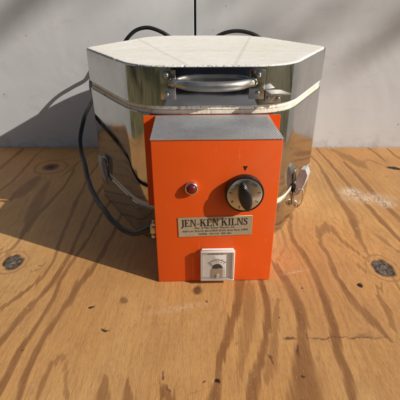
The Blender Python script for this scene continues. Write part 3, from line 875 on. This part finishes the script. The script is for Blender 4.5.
# perforated cover: staggered round holes cut through a thin sheet
def perforated():
    bm = bmesh.new()
    px = 2 * (W2 + 0.001) / 52
    py = px * 0.98
    x0, x1, y0, y1, z = -W2 - 0.001, W2 + 0.001, YF - 0.001, -A - 0.0065, 0.4705
    nyy = int((y1 - y0) / py)
    py = (y1 - y0) / nyy
    r = px * 0.39
    for j in range(nyy):
        sh = (j % 2) * 0.5
        cx = [x0 + (i + 0.5 + sh) * px for i in range(52)]
        # row band: cells [x0..]; the shifted rows start with a half cell of plain metal
        ya, yb = y0 + j * py, y0 + (j + 1) * py
        yc = (ya + yb) / 2
        if sh:
            vs = [bm.verts.new(c) for c in ((x0, ya, z), (x0 + px * 0.5, ya, z), (x0 + px * 0.5, yb, z), (x0, yb, z))]
            bm.faces.new(vs)
        for c in cx:
            xa, xb = c - px / 2, min(c + px / 2, x1)
            if xb - xa < px * 0.9:
                vs = [bm.verts.new(q) for q in ((xa, ya, z), (xb, ya, z), (xb, yb, z), (xa, yb, z))]
                bm.faces.new(vs)
                continue
            sq = [(xa, ya), (c, ya), (xb, ya), (xb, yc), (xb, yb), (c, yb), (xa, yb), (xa, yc)]
            ro = [bm.verts.new((x, y, z)) for x, y in sq]
            ri, rl = [], []
            for k in range(8):
                a = math.radians(-135 + 45 * k)
                ri.append(bm.verts.new((c + r * math.cos(a), yc + r * math.sin(a), z)))
                rl.append(bm.verts.new((c + r * math.cos(a), yc + r * math.sin(a), z - 0.0022)))
            for k in range(8):
                k2 = (k + 1) % 8
                bm.faces.new([ro[k], ro[k2], ri[k2], ri[k]])
                bm.faces.new([ri[k], ri[k2], rl[k2], rl[k]])
    bmesh.ops.remove_doubles(bm, verts=bm.verts, dist=1e-5)
    # thin turned edge along the front
    add_box(bm, x0, x1, y0 - 0.0012, y0 - 0.0001, z - 0.0018, z - 0.0002)
    return bm
obj('perforated_cover', perforated(), PERF, box, None, False)

# ---------------- dial
dm = face(0.0775, 0.3165, YF)
bm = bmesh.new()
add_lathe(bm, [(0.0, 0.001), (0.050, 0.001), (0.0535, 0.003), (0.0545, 0.020), (0.0535, 0.0235), (0.0505, 0.0245), (0.0495, 0.0225), (0.0, 0.0225)], dm, 72)
dial = obj('dial', bm, BLACK, kiln, 40)
bm = bmesh.new()
add_lathe(bm, [(0.0, 0.0226), (0.0488, 0.0226), (0.0488, 0.0238), (0.047, 0.0246), (0.022, 0.0252), (0.0, 0.0252)], dm, 72)
obj('dial_face', bm, DIAL, dial, 30)
bm = bmesh.new()       # lens-shaped pointer grip
roll = math.radians(13)
gm = dm @ Matrix.Rotation(roll, 4, 'Z')
n = 15
outl = []
for k in range(n):
    t = -1 + 2 * k / (n - 1)
    outl.append((0.0180 * (1 - t * t) ** 0.8 + 0.0012, t * 0.0420 - 0.002))
outl = outl + [(-x, y) for x, y in outl[::-1]]
t_ = bmesh.new()
lv = [(1.0, 0.0254), (0.96, 0.036), (0.90, 0.045), (0.78, 0.0485), (0.5, 0.050)]
rows = [[t_.verts.new((x * s, (y + 0.003) * (0.6 + 0.4 * s) - 0.003, z)) for x, y in outl] for s, z in lv]
for a, b in zip(rows, rows[1:]):
    for i in range(len(outl)):
        t_.faces.new([a[i], a[(i + 1) % len(outl)], b[(i + 1) % len(outl)], b[i]])
t_.faces.new(rows[-1])
merge(bm, t_, gm)
obj('pointer_grip', bm, BLACK, dial, 50)
bm = bmesh.new()       # figures round the dial
def put_text(bm, s, size, M):
    t = text_mesh(s, size)
    merge(bm, t, M)
for k, s in enumerate(['OFF', 'LO', '2', '3', '4', '5', '6', '7', 'HI']):
    a = math.radians(90 - 40 * k)
    Mx = dm @ Matrix.Translation((0.0395 * math.cos(a), 0.0395 * math.sin(a), 0.0257)) @ Matrix.Rotation(a - math.pi / 2, 4, 'Z')
    put_text(bm, s, 0.0115, Mx)
obj('dial_figures', bm, INK, dial)
bm = bmesh.new()       # index triangle printed on the box above the dial
add_prism(bm, [(-0.006, 0.006), (0.006, 0.006), (0, -0.007)], 0.0, 0.0006, face(0.079, 0.3865, YF - 0.0002))
obj('index_mark', bm, INK, box)

# ---------------- pilot light
pm = face(-0.0685, 0.3305, YF)
bm = bmesh.new()
add_lathe(bm, [(0.0, 0.0005), (0.0180, 0.0005), (0.0192, 0.003), (0.0187, 0.010), (0.0170, 0.0130), (0.0146, 0.0135), (0.0138, 0.011), (0.0, 0.011)], pm, 40)
pl = obj('pilot_light', bm, CHROME, kiln, 50)
bm = bmesh.new()
add_lathe(bm, [(0.0136, 0.0111), (0.0133, 0.0145), (0.0112, 0.0180), (0.0060, 0.0200), (0.0, 0.0205)], pm, 32)
obj('red_lens', bm, LENS, pl, 180)

# ---------------- nameplate
nm_ = face(-0.0005, 0.2035, YF - 0.0006, math.radians(1.4)) @ Matrix.Diagonal((1.03, 1.05, 1, 1))
bm = bmesh.new()
add_box(bm, -0.1055, 0.1055, -0.0315, 0.0315, 0.0, 0.0016, 0.0006, 1, nm_)
npl = obj('nameplate', bm, PLATE, box, 40)

def serif_word(bm, word, h, M, zt=0.0004):
    """roman capitals: thick stems, thin arms, bracketless serifs"""
    T, S = 0.17 * h, 0.060 * h           # stem and hairline weights
    quads = []
    def q(*p): quads.append(p)
    def rect(x0, x1, y0, y1): q((x0, y0), (x1, y0), (x1, y1), (x0, y1))
    def serif(x, y, w=None):
        w = w or T * 2.3
        rect(x - w / 2, x + w / 2, y if y < h / 2 else h - S, y + S if y < h / 2 else h)
    def stem(x, y0=0, y1=None):
        rect(x - T / 2, x + T / 2, y0, h if y1 is None else y1)
    pen = 0.0
    for ch in word:
        quads_before = len(quads)
        if ch == ' ':
            pen += 0.34 * h; continue
        if ch == '-':
            rect(pen + 0.06 * h, pen + 0.40 * h, 0.29 * h, 0.29 * h + 0.085 * h); pen += 0.48 * h; continue
        if ch == 'I':
            stem(pen + 0.22 * h); serif(pen + 0.22 * h, 0); serif(pen + 0.22 * h, h); w = 0.46 * h
        elif ch in 'EL':
            x = pen + 0.19 * h
            stem(x); serif(x, 0); serif(x, h)
            R = pen + 0.70 * h
            rect(x, R, 0, S); q((R - 0.13 * h, S), (R, S), (R, 0.24 * h), (R - 0.035 * h, 0.24 * h))
            if ch == 'E':
                R2 = R - 0.05 * h
                rect(x, R2, h - S, h); q((R2 - 0.12 * h, h - S), (R2 - 0.03 * h, h - 0.22 * h), (R2, h - 0.22 * h), (R2, h - S))
                rect(x, R2 - 0.16 * h, 0.49 * h, 0.49 * h + S); rect(R2 - 0.2 * h, R2 - 0.16 * h, 0.40 * h, 0.64 * h)
            w = 0.78 * h
        elif ch == 'N':
            x, x2 = pen + 0.15 * h, pen + 0.76 * h
            rect(x - S * .6, x + S * .6, 0, h); rect(x2 - S * .6, x2 + S * .6, 0, h)
            serif(x, 0, 0.3 * h); serif(x2, h, 0.3 * h); rect(x - 0.13 * h, x + 0.05 * h, h - S, h)
            q((x - 0.02 * h, h), (x + 0.17 * h, h), (x2 + 0.02 * h, 0), (x2 - 0.06 * h, 0)); w = 0.92 * h
        elif ch == 'K':
            x = pen + 0.19 * h
            stem(x); serif(x, 0); serif(x, h)
            q((x + T / 2, 0.40 * h), (x + T / 2, 0.50 * h), (pen + 0.66 * h, h), (pen + 0.74 * h, h))
            q((x + T * 0.9, 0.56 * h), (x + T * 1.9, 0.68 * h), (pen + 0.86 * h, 0), (pen + 0.66 * h, 0))
            rect(pen + 0.56 * h, pen + 0.84 * h, h - S, h); rect(pen + 0.60 * h, pen + 0.94 * h, 0, S); w = 0.94 * h
        elif ch == 'J':
            x = pen + 0.26 * h
            stem(x, 0.04 * h); serif(x, h)
            q((x - T / 2, 0.10 * h), (x + T / 2, 0.04 * h), (x - 0.1 * h, -0.20 * h), (x - 0.16 * h, -0.18 * h)); 
            q((x - 0.30 * h, -0.20 * h), (x - 0.08 * h, -0.20 * h), (x - 0.08 * h, -0.12 * h), (x - 0.30 * h, -0.06 * h)); w = 0.44 * h
        elif ch == 'S':
            c = [(0.50, 0.80, .04), (0.44, 0.92, .05), (0.29, 0.965, .04), (0.14, 0.90, .06), (0.10, 0.76, .09), (0.20, 0.62, .10), (0.36, 0.49, .105), (0.50, 0.36, .10), (0.51, 0.20, .08), (0.42, 0.08, .05), (0.27, 0.03, .04), (0.14, 0.08, .045), (0.07, 0.22, .04)]
            P = [Vector((pen + a * h, b * h)) for a, b, _ in c]
            for i in range(len(P) - 1):
                def side(i):
                    d = (P[min(i + 1, len(P) - 1)] - P[max(i - 1, 0)]).normalized()
                    nn = Vector((-d.y, d.x)) * c[i][2] * h * 0.8
                    return P[i] + nn, P[i] - nn
                a, b = side(i); a2, b2 = side(i + 1)
                q(tuple(b), tuple(b2), tuple(a2), tuple(a))
            rect(pen + 0.48 * h, pen + 0.535 * h, 0.70 * h, 0.99 * h); rect(pen + 0.05 * h, pen + 0.105 * h, 0.0, 0.30 * h)
            w = 0.62 * h
        pen += w + 0.02 * h
    for k, p in enumerate(quads):
        z = zt + 0.00002 * (k % 7)
        f = [bm.verts.new(M @ Vector((x - pen / 2, y - h / 2, z))) for x, y in p]
        bm.faces.new(f)
    return pen
bm = bmesh.new()
wd = serif_word(bm, 'JEN-KEN KILNS', 0.0225, nm_ @ Matrix.Translation((-0.0015, 0.0135, 0.0018)) @ Matrix.Diagonal((0.88, 1, 1, 1)))
print('word width', wd)
for s, size, y, w in (('Div. of Mac Kimer Electric, Inc.', 0.0092, -0.0035, 0), ('4569 S.W. ROUTE, BELLEVIEW BLVD. Santa Maria, 33870', 0.0078, -0.0135, 0), ('MODEL  AF3-11A   SER. NO.', 0.0078, -0.0235, 0)):
    put_text(bm, s, size, nm_ @ Matrix.Translation((0, y, 0.0021)) )
obj('lettering', bm, INK, npl, None, False)

# ---------------- panel meter
mm = face(0.0075, 0.0740, YF)
bm = bmesh.new()       # white case body
add_box(bm, -0.050, 0.050, -0.0545, 0.0545, 0.0004, 0.012, 0.0055, 4, mm)
meter = obj('panel_meter', bm, WHITE, kiln, 40)
bm = bmesh.new()
add_box(bm, -0.0455, 0.0455, -0.0490, 0.0490, 0.0121, 0.0131, 0, 1, mm)
obj('scale_card', bm, PAPER, meter)
bm = bmesh.new()       # printed scale: rim arc, ticks, half disc, figures
zc = 0.0134
C0 = (0.0, -0.014)
def arc(bm, r0, r1, a0, a1, z, n=30, c=C0):
    for k in range(n):
        A0 = math.radians(a0 + (a1 - a0) * k / n); A1 = math.radians(a0 + (a1 - a0) * (k + 1) / n)
        vs = [(r0, A0), (r1, A0), (r1, A1), (r0, A1)]
        bm.faces.new([bm.verts.new(mm @ Vector((c[0] + r * math.cos(a), c[1] + r * math.sin(a), z))) for r, a in vs])
arc(bm, 0.0305, 0.0315, 38, 142, zc)
for k in range(21):
    a = 40 + 5 * k
    arc(bm, 0.0315, 0.0365 if k % 5 == 0 else 0.0340, a - 0.9, a + 0.9, zc, 1)
arc(bm, 0.0, 0.0165, 0, 180, zc, 24)
for k, s in enumerate(['5', '4', '3', '2', '1', '0']):
    a = math.radians(42 + 19.2 * k)
    put_text(bm, s, 0.0075, mm @ Matrix.Translation((0.0255 * math.cos(a), -0.014 + 0.0255 * math.sin(a), zc)) @ Matrix.Rotation(a - math.pi / 2, 4, 'Z'))
put_text(bm, 'AMPERES AC', 0.0085, mm @ Matrix.Translation((-0.006, 0.0385, zc)))
obj('scale_print', bm, INK, meter, None, False)
bm = bmesh.new()       # moulded rim of the cover
for q in ((-0.0515, 0.0515, 0.0495, 0.0545), (-0.0515, 0.0515, -0.0545, -0.0500), (-0.0515, -0.0470, -0.0498, 0.0493), (0.0470, 0.0515, -0.0498, 0.0493)):
    add_box(bm, *q, 0.0135, 0.0235, 0.0012, 2, mm)
obj('cover_rim', bm, WHITE, meter, 25)
bm = bmesh.new()       # lower shield and movement window
add_box(bm, -0.0165, 0.0165, -0.0480, -0.0142, 0.0133, 0.0165, 0.0006, 1, mm)
obj('lower_shield', bm, BEIGE, meter, 40)
bm = bmesh.new()
add_lathe(bm, [(0.0, 0.0166), (0.0050, 0.0166), (0.0050, 0.0200), (0.0035, 0.0212), (0.0, 0.0212)], mm @ Matrix.Translation((0.001, -0.036, 0)), 24)
add_prism(bm, [(-0.0045, -0.012), (0.0045, -0.012), (0.0012, 0.006), (-0.0012, 0.006)], 0.0167, 0.0180, mm @ Matrix.Translation((0.001, -0.036, 0)))
obj('zero_adjuster', bm, WHITE, meter, 40)
bm = bmesh.new()
a = math.radians(141)
add_tube(bm, [Vector((0, -0.014, 0.0155)), Vector((0.036 * math.cos(a), -0.014 + 0.036 * math.sin(a), 0.0155))], [0.0010, 0.0004], 8, mm)
obj('needle', bm, INK, meter, 180)
bm = bmesh.new()       # clear moulded cover, hollow
t = bmesh.new()
add_box(t, -0.0527, 0.0527, -0.0555, 0.0555, 0.0122, 0.025, 0.0045, 3)
merge(bm, t, mm)
obj('clear_cover', bm, CLEAR, meter, 40, False)

# ---------------- power cord (kiln coordinates worked out from where it hangs)
RT = Matrix.Rotation(-0.0296, 4, 'Z') @ Matrix.Translation((-0.026, -1.647, 0))
cord_pts = [(-0.133, 1.060, 0.168), (-0.160, 1.060, 0.160), (-0.2067, 1.08, 0.1325), (-0.2703, 1.13, 0.1281), (-0.337, 1.22, 0.1466), (-0.4136, 1.36, 0.1686), (-0.4807, 1.53, 0.2232), (-0.5, 1.61, 0.2815), (-0.4932, 1.69, 0.3442), (-0.503, 1.88, 0.373), (-0.540, 2.02, 0.405), (-0.545, 2.094, 0.448), (-0.524, 2.118, 0.474), (-0.485, 2.14, 0.490), (-0.435, 2.15, 0.512), (-0.398, 2.152, 0.560), (-0.360, 2.150, 0.612), (-0.315, 2.155, 0.645), (-0.2572, 2.155, 0.657),
            (-0.198, 2.150, 0.639), (-0.150, 2.150, 0.611), (-0.095, 2.145, 0.565), (-0.035, 2.140, 0.53), (0.01, 2.145, 0.562), (0.055, 2.150, 0.597), (0.12, 2.153, 0.631), (0.1884, 2.155, 0.640), (0.255, 2.152, 0.630), (0.312, 2.150, 0.600),
            (0.37, 2.145, 0.54), (0.385, 2.14, 0.42), (0.36, 2.14, 0.25), (0.27, 2.14, 0.10), (0.16, 2.14, 0.012), (0.02, 2.14, 0.012), (-0.14, 2.145, 0.012)]
bm = bmesh.new()
add_tube(bm, [RT @ (p + Vector((noise.noise(p * 14), 0, noise.noise(p * 14 + Vector((9, 9, 9))))) * 0.0035) for p in spline(cord_pts, 10)], 0.0092, 16)
cord = obj('power_cord', bm, RUBBER, kiln, 180)
bm = bmesh.new()
Mc = RT @ Matrix.Translation((-0.1325, 1.050, 0.166))
add_box(bm, -0.014, 0.001, -0.006, 0.006, -0.028, 0.030, 0.0015, 2, Mc)
add_box(bm, -0.020, -0.002, -0.010, 0.010, -0.013, 0.013, 0.003, 2, Mc)
add_lathe(bm, [(0, 0), (0.0075, 0), (0.0075, 0.003), (0.004, 0.005), (0, 0.005)], Mc @ Matrix.Translation((-0.010, -0.0060, -0.021)) @ FR, 20)
add_lathe(bm, [(0, 0), (0.006, 0), (0.006, 0.003), (0.003, 0.004), (0, 0.004)], Mc @ Matrix.Translation((-0.009, -0.0060, 0.022)) @ FR, 20)
obj('cord_clamp', bm, BRASS, cord, 40)
# ================================================================== GARDEN (only seen mirrored in the steel)
def mat_leaf(name, a, b):
    M = Mat(name)
    M.set(Base_Color=M.ramp(M.noise(M.obj(), 3, 4), [(0.3, a), (0.7, b)]), Roughness=0.6)
    return M.m
LEAF = [mat_leaf('leaf_green', (0.035, 0.06, 0.012), (0.10, 0.13, 0.03)), mat_leaf('leaf_gold', (0.10, 0.09, 0.02), (0.22, 0.17, 0.04))]
BARK = simple('bark', (0.10, 0.075, 0.05), 0.9, 0, 0.3, 12, 0.6)
def tree(x, y, h, r, leaf, label, seed, n=2600):
    rnd = random.Random(seed)
    t = thing('tree', label, 'tree', (x, y, -1.7))
    bm = bmesh.new()
    pts = spline([(0, 0, -0.2), (0.1 * rnd.uniform(-1, 1), 0.05, h * 0.3), (0.2 * rnd.uniform(-1, 1), 0.1, h * 0.6), (0.1, 0, h * 0.9)], 5)
    add_tube(bm, pts, [0.3 * (1 - 0.8 * i / (len(pts) - 1)) for i in range(len(pts))], 10)
    tips = []
    for k in range(12):
        z = h * rnd.uniform(0.25, 0.8)
        a = rnd.uniform(0, 6.28)
        e = Vector((math.cos(a) * r * rnd.uniform(.5, .9), math.sin(a) * r * rnd.uniform(.5, .9), z + r * rnd.uniform(0.1, 0.5)))
        tips.append(e)
        L = spline([(0.05, 0, z), (e.x * 0.5, e.y * 0.5, z + (e.z - z) * 0.7), tuple(e)], 4)
        add_tube(bm, L, [0.10 * (1 - 0.8 * i / (len(L) - 1)) for i in range(len(L))], 6)
    obj('trunk', bm, BARK, t, 180)
    bm = bmesh.new()
    tips += [Vector((0, 0, h * rnd.uniform(.3, 1))) for _ in range(4)]
    for k in range(n):
        c = rnd.choice(tips)
        p = c + Vector((rnd.gauss(0, 1), rnd.gauss(0, 1), rnd.gauss(0, .7))) * r * 0.33
        s = rnd.uniform(0.07, 0.16)
        u = Vector((rnd.gauss(0, 1), rnd.gauss(0, 1), rnd.gauss(0, 1))).normalized()
        w = u.orthogonal().normalized()
        vs = [bm.verts.new(p + u * s), bm.verts.new(p + w * s * 0.5), bm.verts.new(p - u * s), bm.verts.new(p - w * s * 0.5)]
        bm.faces.new(vs)
    obj('crown', bm, leaf, t)
for i, (x, y, h, r, l, lab) in enumerate([
    (-8, -3, 7, 2.4, 1, 'golden leaved tree beyond the left end of the table'),
    (-7, -9, 8, 2.6, 0, 'green tree in the garden left of the camera'),
    (-1.5, -11, 8, 2.8, 0, 'dark green tree straight behind the camera'),
    (-14, 0, 9, 3.0, 0, 'tall green tree far left beside the wall'),
    (5, -12, 7, 2.5, 1, 'golden leaved tree right of the camera'),
    (-4, -16, 9, 3.2, 0, 'large green tree at the back of the garden'),
    (9, -11, 6, 2.2, 0, 'smaller dark green tree to the right of the photographer')]):
    tree(x, y, h, r, LEAF[l], lab, 10 + i)

# tree whose outer sprays hang in the path of the sun and soften the light on the wall
rnd = random.Random(77)
t = thing('tree', 'tall airy tree to the right whose branches shade the wall', 'tree', (18.5, -0.5, -1.7))
off = Vector((18.5, -0.5, -1.7))
def up_sun(X, h, d):
    return Vector((X, 2.24, h)) - LIGHT / math.hypot(LIGHT.x, LIGHT.y) * d - off
bm = bmesh.new()
add_tube(bm, spline([(0, 0, -0.2), (0.2, 0.1, 5), (-0.1, 0, 10), (0.2, 0.2, 15), (0, 0, 19)], 6), [0.42 * (1 - 0.033 * i) for i in range(25)], 12)
limbs = [[(0.87, 0.50), (1.05, 0.66), (1.25, 0.83), (2.2, 1.5)], [(0.1, 0.80), (0.6, 1.05), (1.3, 1.5)], [(-1.25, 0.50), (-0.95, 0.72), (-0.5, 1.0), (0.6, 1.7)], [(-1.3, 0.80), (-0.9, 1.0), (-0.2, 1.5)]]
for L in limbs:
    P = [tuple(up_sun(X, h, 15.2)) for X, h in L]
    P.append(tuple(Vector(P[-1]).lerp(Vector((0, 0, P[-1][2] + 1.5)), 0.6)))
    P.append((0, 0, P[-1][2] - 0.5))
    q = spline(P, 5)
    add_tube(bm, q, [0.030 + 0.12 * i / (len(q) - 1) for i in range(len(q))], 7)
obj('trunk', bm, BARK, t, 180)
bm = bmesh.new()
n = 0
while n < 900:
    X = rnd.uniform(-1.8, 3.0); h = rnd.uniform(0.35, 3.0)
    line = 0.50 + (X - 0.87) * 0.87
    if X > 0.25:
        e = h - max(line, 0.42)
        den = 0 if e < 0 else (0.36 if e < 0.07 else 0.15)
    else:
        s = h - 0.75 * X
        e = h - (0.62 + 0.0 * X)
        den = 0 if e < 0 else 0.02 + 0.07 * (0.5 + 0.5 * math.sin(s * 26 + 1.5 * math.sin(s * 9)))
        den *= min(1, e / 0.25)
    if h > 1.15:
        den = 0.2
    if rnd.random() > den:
        continue
    n += 1
    p = up_sun(X, h, rnd.uniform(12.5, 17.5))
    s = rnd.uniform(0.045, 0.085)
    u = Vector((rnd.gauss(0, 1), rnd.gauss(0, 1), rnd.gauss(0, 1))).normalized()
    w = u.cross(Vector((rnd.gauss(0, 1), rnd.gauss(0, 1), rnd.gauss(0, 1)))).normalized()
    bm.faces.new([bm.verts.new(p + u * s), bm.verts.new(p + w * s * 0.5), bm.verts.new(p - u * s), bm.verts.new(p - w * s * 0.5)])
obj('crown', bm, LEAF[0], t)

# ---------------- the photographer, whose dark blue clothes the lid band mirrors (metres, origin between the feet)
def skinned(name, chains, mat, parent, sub=2):
    """chains: list of [(x, y, z, r), ...]; a chain may start on an existing point to branch from it"""
    vs, es, rs, key = [], [], [], {}
    for ch in chains:
        prev = None
        for x, y, z, r in ch:
            k = (round(x, 4), round(y, 4), round(z, 4))
            if k not in key:
                key[k] = len(vs); vs.append((x, y, z)); rs.append(r)
            i = key[k]
            if prev is not None and prev != i:
                es.append((prev, i))
            prev = i
    me = D.meshes.new(name)
    me.from_pydata(vs, es, [])
    o = D.objects.new(name, me); COL.objects.link(o)
    m = o.modifiers.new('skin', 'SKIN')
    for i, r in enumerate(rs):
        d = me.skin_vertices[0].data[i]
        d.radius = (r[0], r[1]) if isinstance(r, tuple) else (r, r)
        d.use_root = (i == 0)
    o.modifiers.new('sub', 'SUBSURF').levels = sub
    o.modifiers['sub'].render_levels = sub
    bpy.context.view_layer.update()
    nm = D.meshes.new_from_object(o.evaluated_get(bpy.context.evaluated_depsgraph_get()))
    D.objects.remove(o)
    nm.materials.clear(); nm.materials.append(mat)
    nm.shade_smooth()
    return link(name, nm, parent)
NAVY = simple('navy_cloth', (0.034, 0.046, 0.088), 0.9, 0, 0.3, 60, 0.3)
DENIM = simple('dark_denim', (0.014, 0.019, 0.034), 0.9, 0, 0.3, 80, 0.3)
SKIN = simple('skin', (0.50, 0.29, 0.19), 0.5, 0, 0.1, 40)
HAIR = simple('dark_hair', (0.03, 0.02, 0.013), 0.6, 0, 0.3, 200)
person = thing('person', 'person in dark navy clothes standing at the table edge holding a phone', 'person', (0.22, -0.72, -1.72))
def arm(s):
    return [(0.19 * s, 0.0, 1.40), (0.25 * s, 0.03, 1.13), (0.25 * s - 0.10, 0.18, 1.135) if s > 0 else (-0.235, 0.16, 1.13)]
wr = {1: (-0.005, 0.215, 1.125), -1: (-0.195, 0.215, 1.125)}
ch = [[(0, 0, 0.95, (0.13, 0.10)), (0, 0, 1.10, (0.12, 0.09)), (0, 0.0, 1.28, (0.14, 0.10)), (0, 0.0, 1.41, (0.11, 0.08)), (0, 0.02, 1.50, 0.052), (0, 0.05, 1.56, 0.066), (0, 0.065, 1.62, (0.078, 0.092)), (0, 0.06, 1.69, 0.07)]]
for s in (-1, 1):
    ch.append([(0, 0.0, 1.41, (0.11, 0.08)), (0.17 * s, 0, 1.41, 0.055), (0.24 * s, 0.02, 1.13, 0.040), (*wr[s], 0.026)])
    hx, hy, hz = wr[s]
    palm = (hx - 0.012 * s, hy + 0.035, hz + 0.01, (0.030, 0.016))
    ch.append([(*wr[s], 0.026), palm])
    for k, (dz, ln) in enumerate(((0.030, 0.9), (0.012, 1.0), (-0.006, 0.95), (-0.022, 0.75))):
        b0 = (hx - 0.014 * s, hy + 0.055, hz + 0.012 + dz, 0.0085)
        b1 = (hx - 0.022 * s, hy + 0.055 + 0.018 * ln, hz + 0.014 + dz, 0.008)
        b2 = (hx - (0.022 + 0.026 * ln) * s, hy + 0.055 + 0.014 * ln, hz + 0.016 + dz, 0.0065)
        ch.append([palm, b0, b1, b2])
    ch.append([palm, (hx - 0.020 * s, hy + 0.030, hz + 0.035, 0.010), (hx - 0.040 * s, hy + 0.040, hz + 0.050, 0.0075)])
    ch.append([(0, 0, 0.95, (0.13, 0.10)), (0.095 * s, 0, 0.88, 0.085), (0.105 * s, 0.015, 0.48, 0.055), (0.11 * s, -0.01, 0.09, 0.038), (0.12 * s, 0.13, 0.03, 0.032)])
skinned('body', ch, SKIN, person)
jk = [[(0, 0, 0.76, (0.20, 0.15)), (0, 0, 0.92, (0.19, 0.14)), (0, 0, 1.10, (0.165, 0.125)), (0, 0.0, 1.28, (0.17, 0.125)), (0, 0.0, 1.42, (0.13, 0.095)), (0, 0.015, 1.475, 0.066)]]
for s in (-1, 1):
    jk.append([(0, 0.0, 1.42, (0.13, 0.095)), (0.175 * s, 0, 1.41, 0.072), (0.245 * s, 0.02, 1.13, 0.058), (wr[s][0] + 0.02 * s, wr[s][1] - 0.03, wr[s][2], 0.040)])
skinned('jacket', jk, NAVY, person)
tr = [[(0, 0, 1.04, (0.15, 0.12)), (0, 0, 0.90, (0.15, 0.12))]]
for s in (-1, 1):
    tr.append([(0, 0, 0.90, (0.15, 0.12)), (0.10 * s, 0, 0.84, 0.105), (0.11 * s, 0.015, 0.48, 0.078), (0.115 * s, -0.01, 0.07, 0.065)])
skinned('trousers', tr, DENIM, person)
skinned('hair', [[(0, 0.0, 1.56, 0.055), (0, 0.01, 1.64, 0.088), (0, 0.035, 1.705, 0.075)]], HAIR, person)
for s in (-1, 1):
    bm = bmesh.new()
    add_tube(bm, [Vector(p) / K for p in ((0.118 * s, -0.07, 0.035), (0.118 * s, -0.02, 0.05), (0.12 * s, 0.06, 0.045), (0.122 * s, 0.15, 0.03), (0.122 * s, 0.18, 0.025))], [r / K for r in (0.03, 0.042, 0.042, 0.036, 0.018)], 14, flat=1.0)
    obj('shoe', bm, BLACK, person, 180)
bm = bmesh.new()
add_box(bm, -0.16, 0.16, -0.010, 0.006, -0.08, 0.08, 0.006, 2, Matrix.Rotation(math.radians(-27.5), 4, 'X'))
ph = obj('phone', bm, BLACK, None, 25)
ph.location = Vector((-0.02, -0.055, 0.79)) * K
tag(ph, 'black smartphone held level in two hands over the table edge', 'phone')
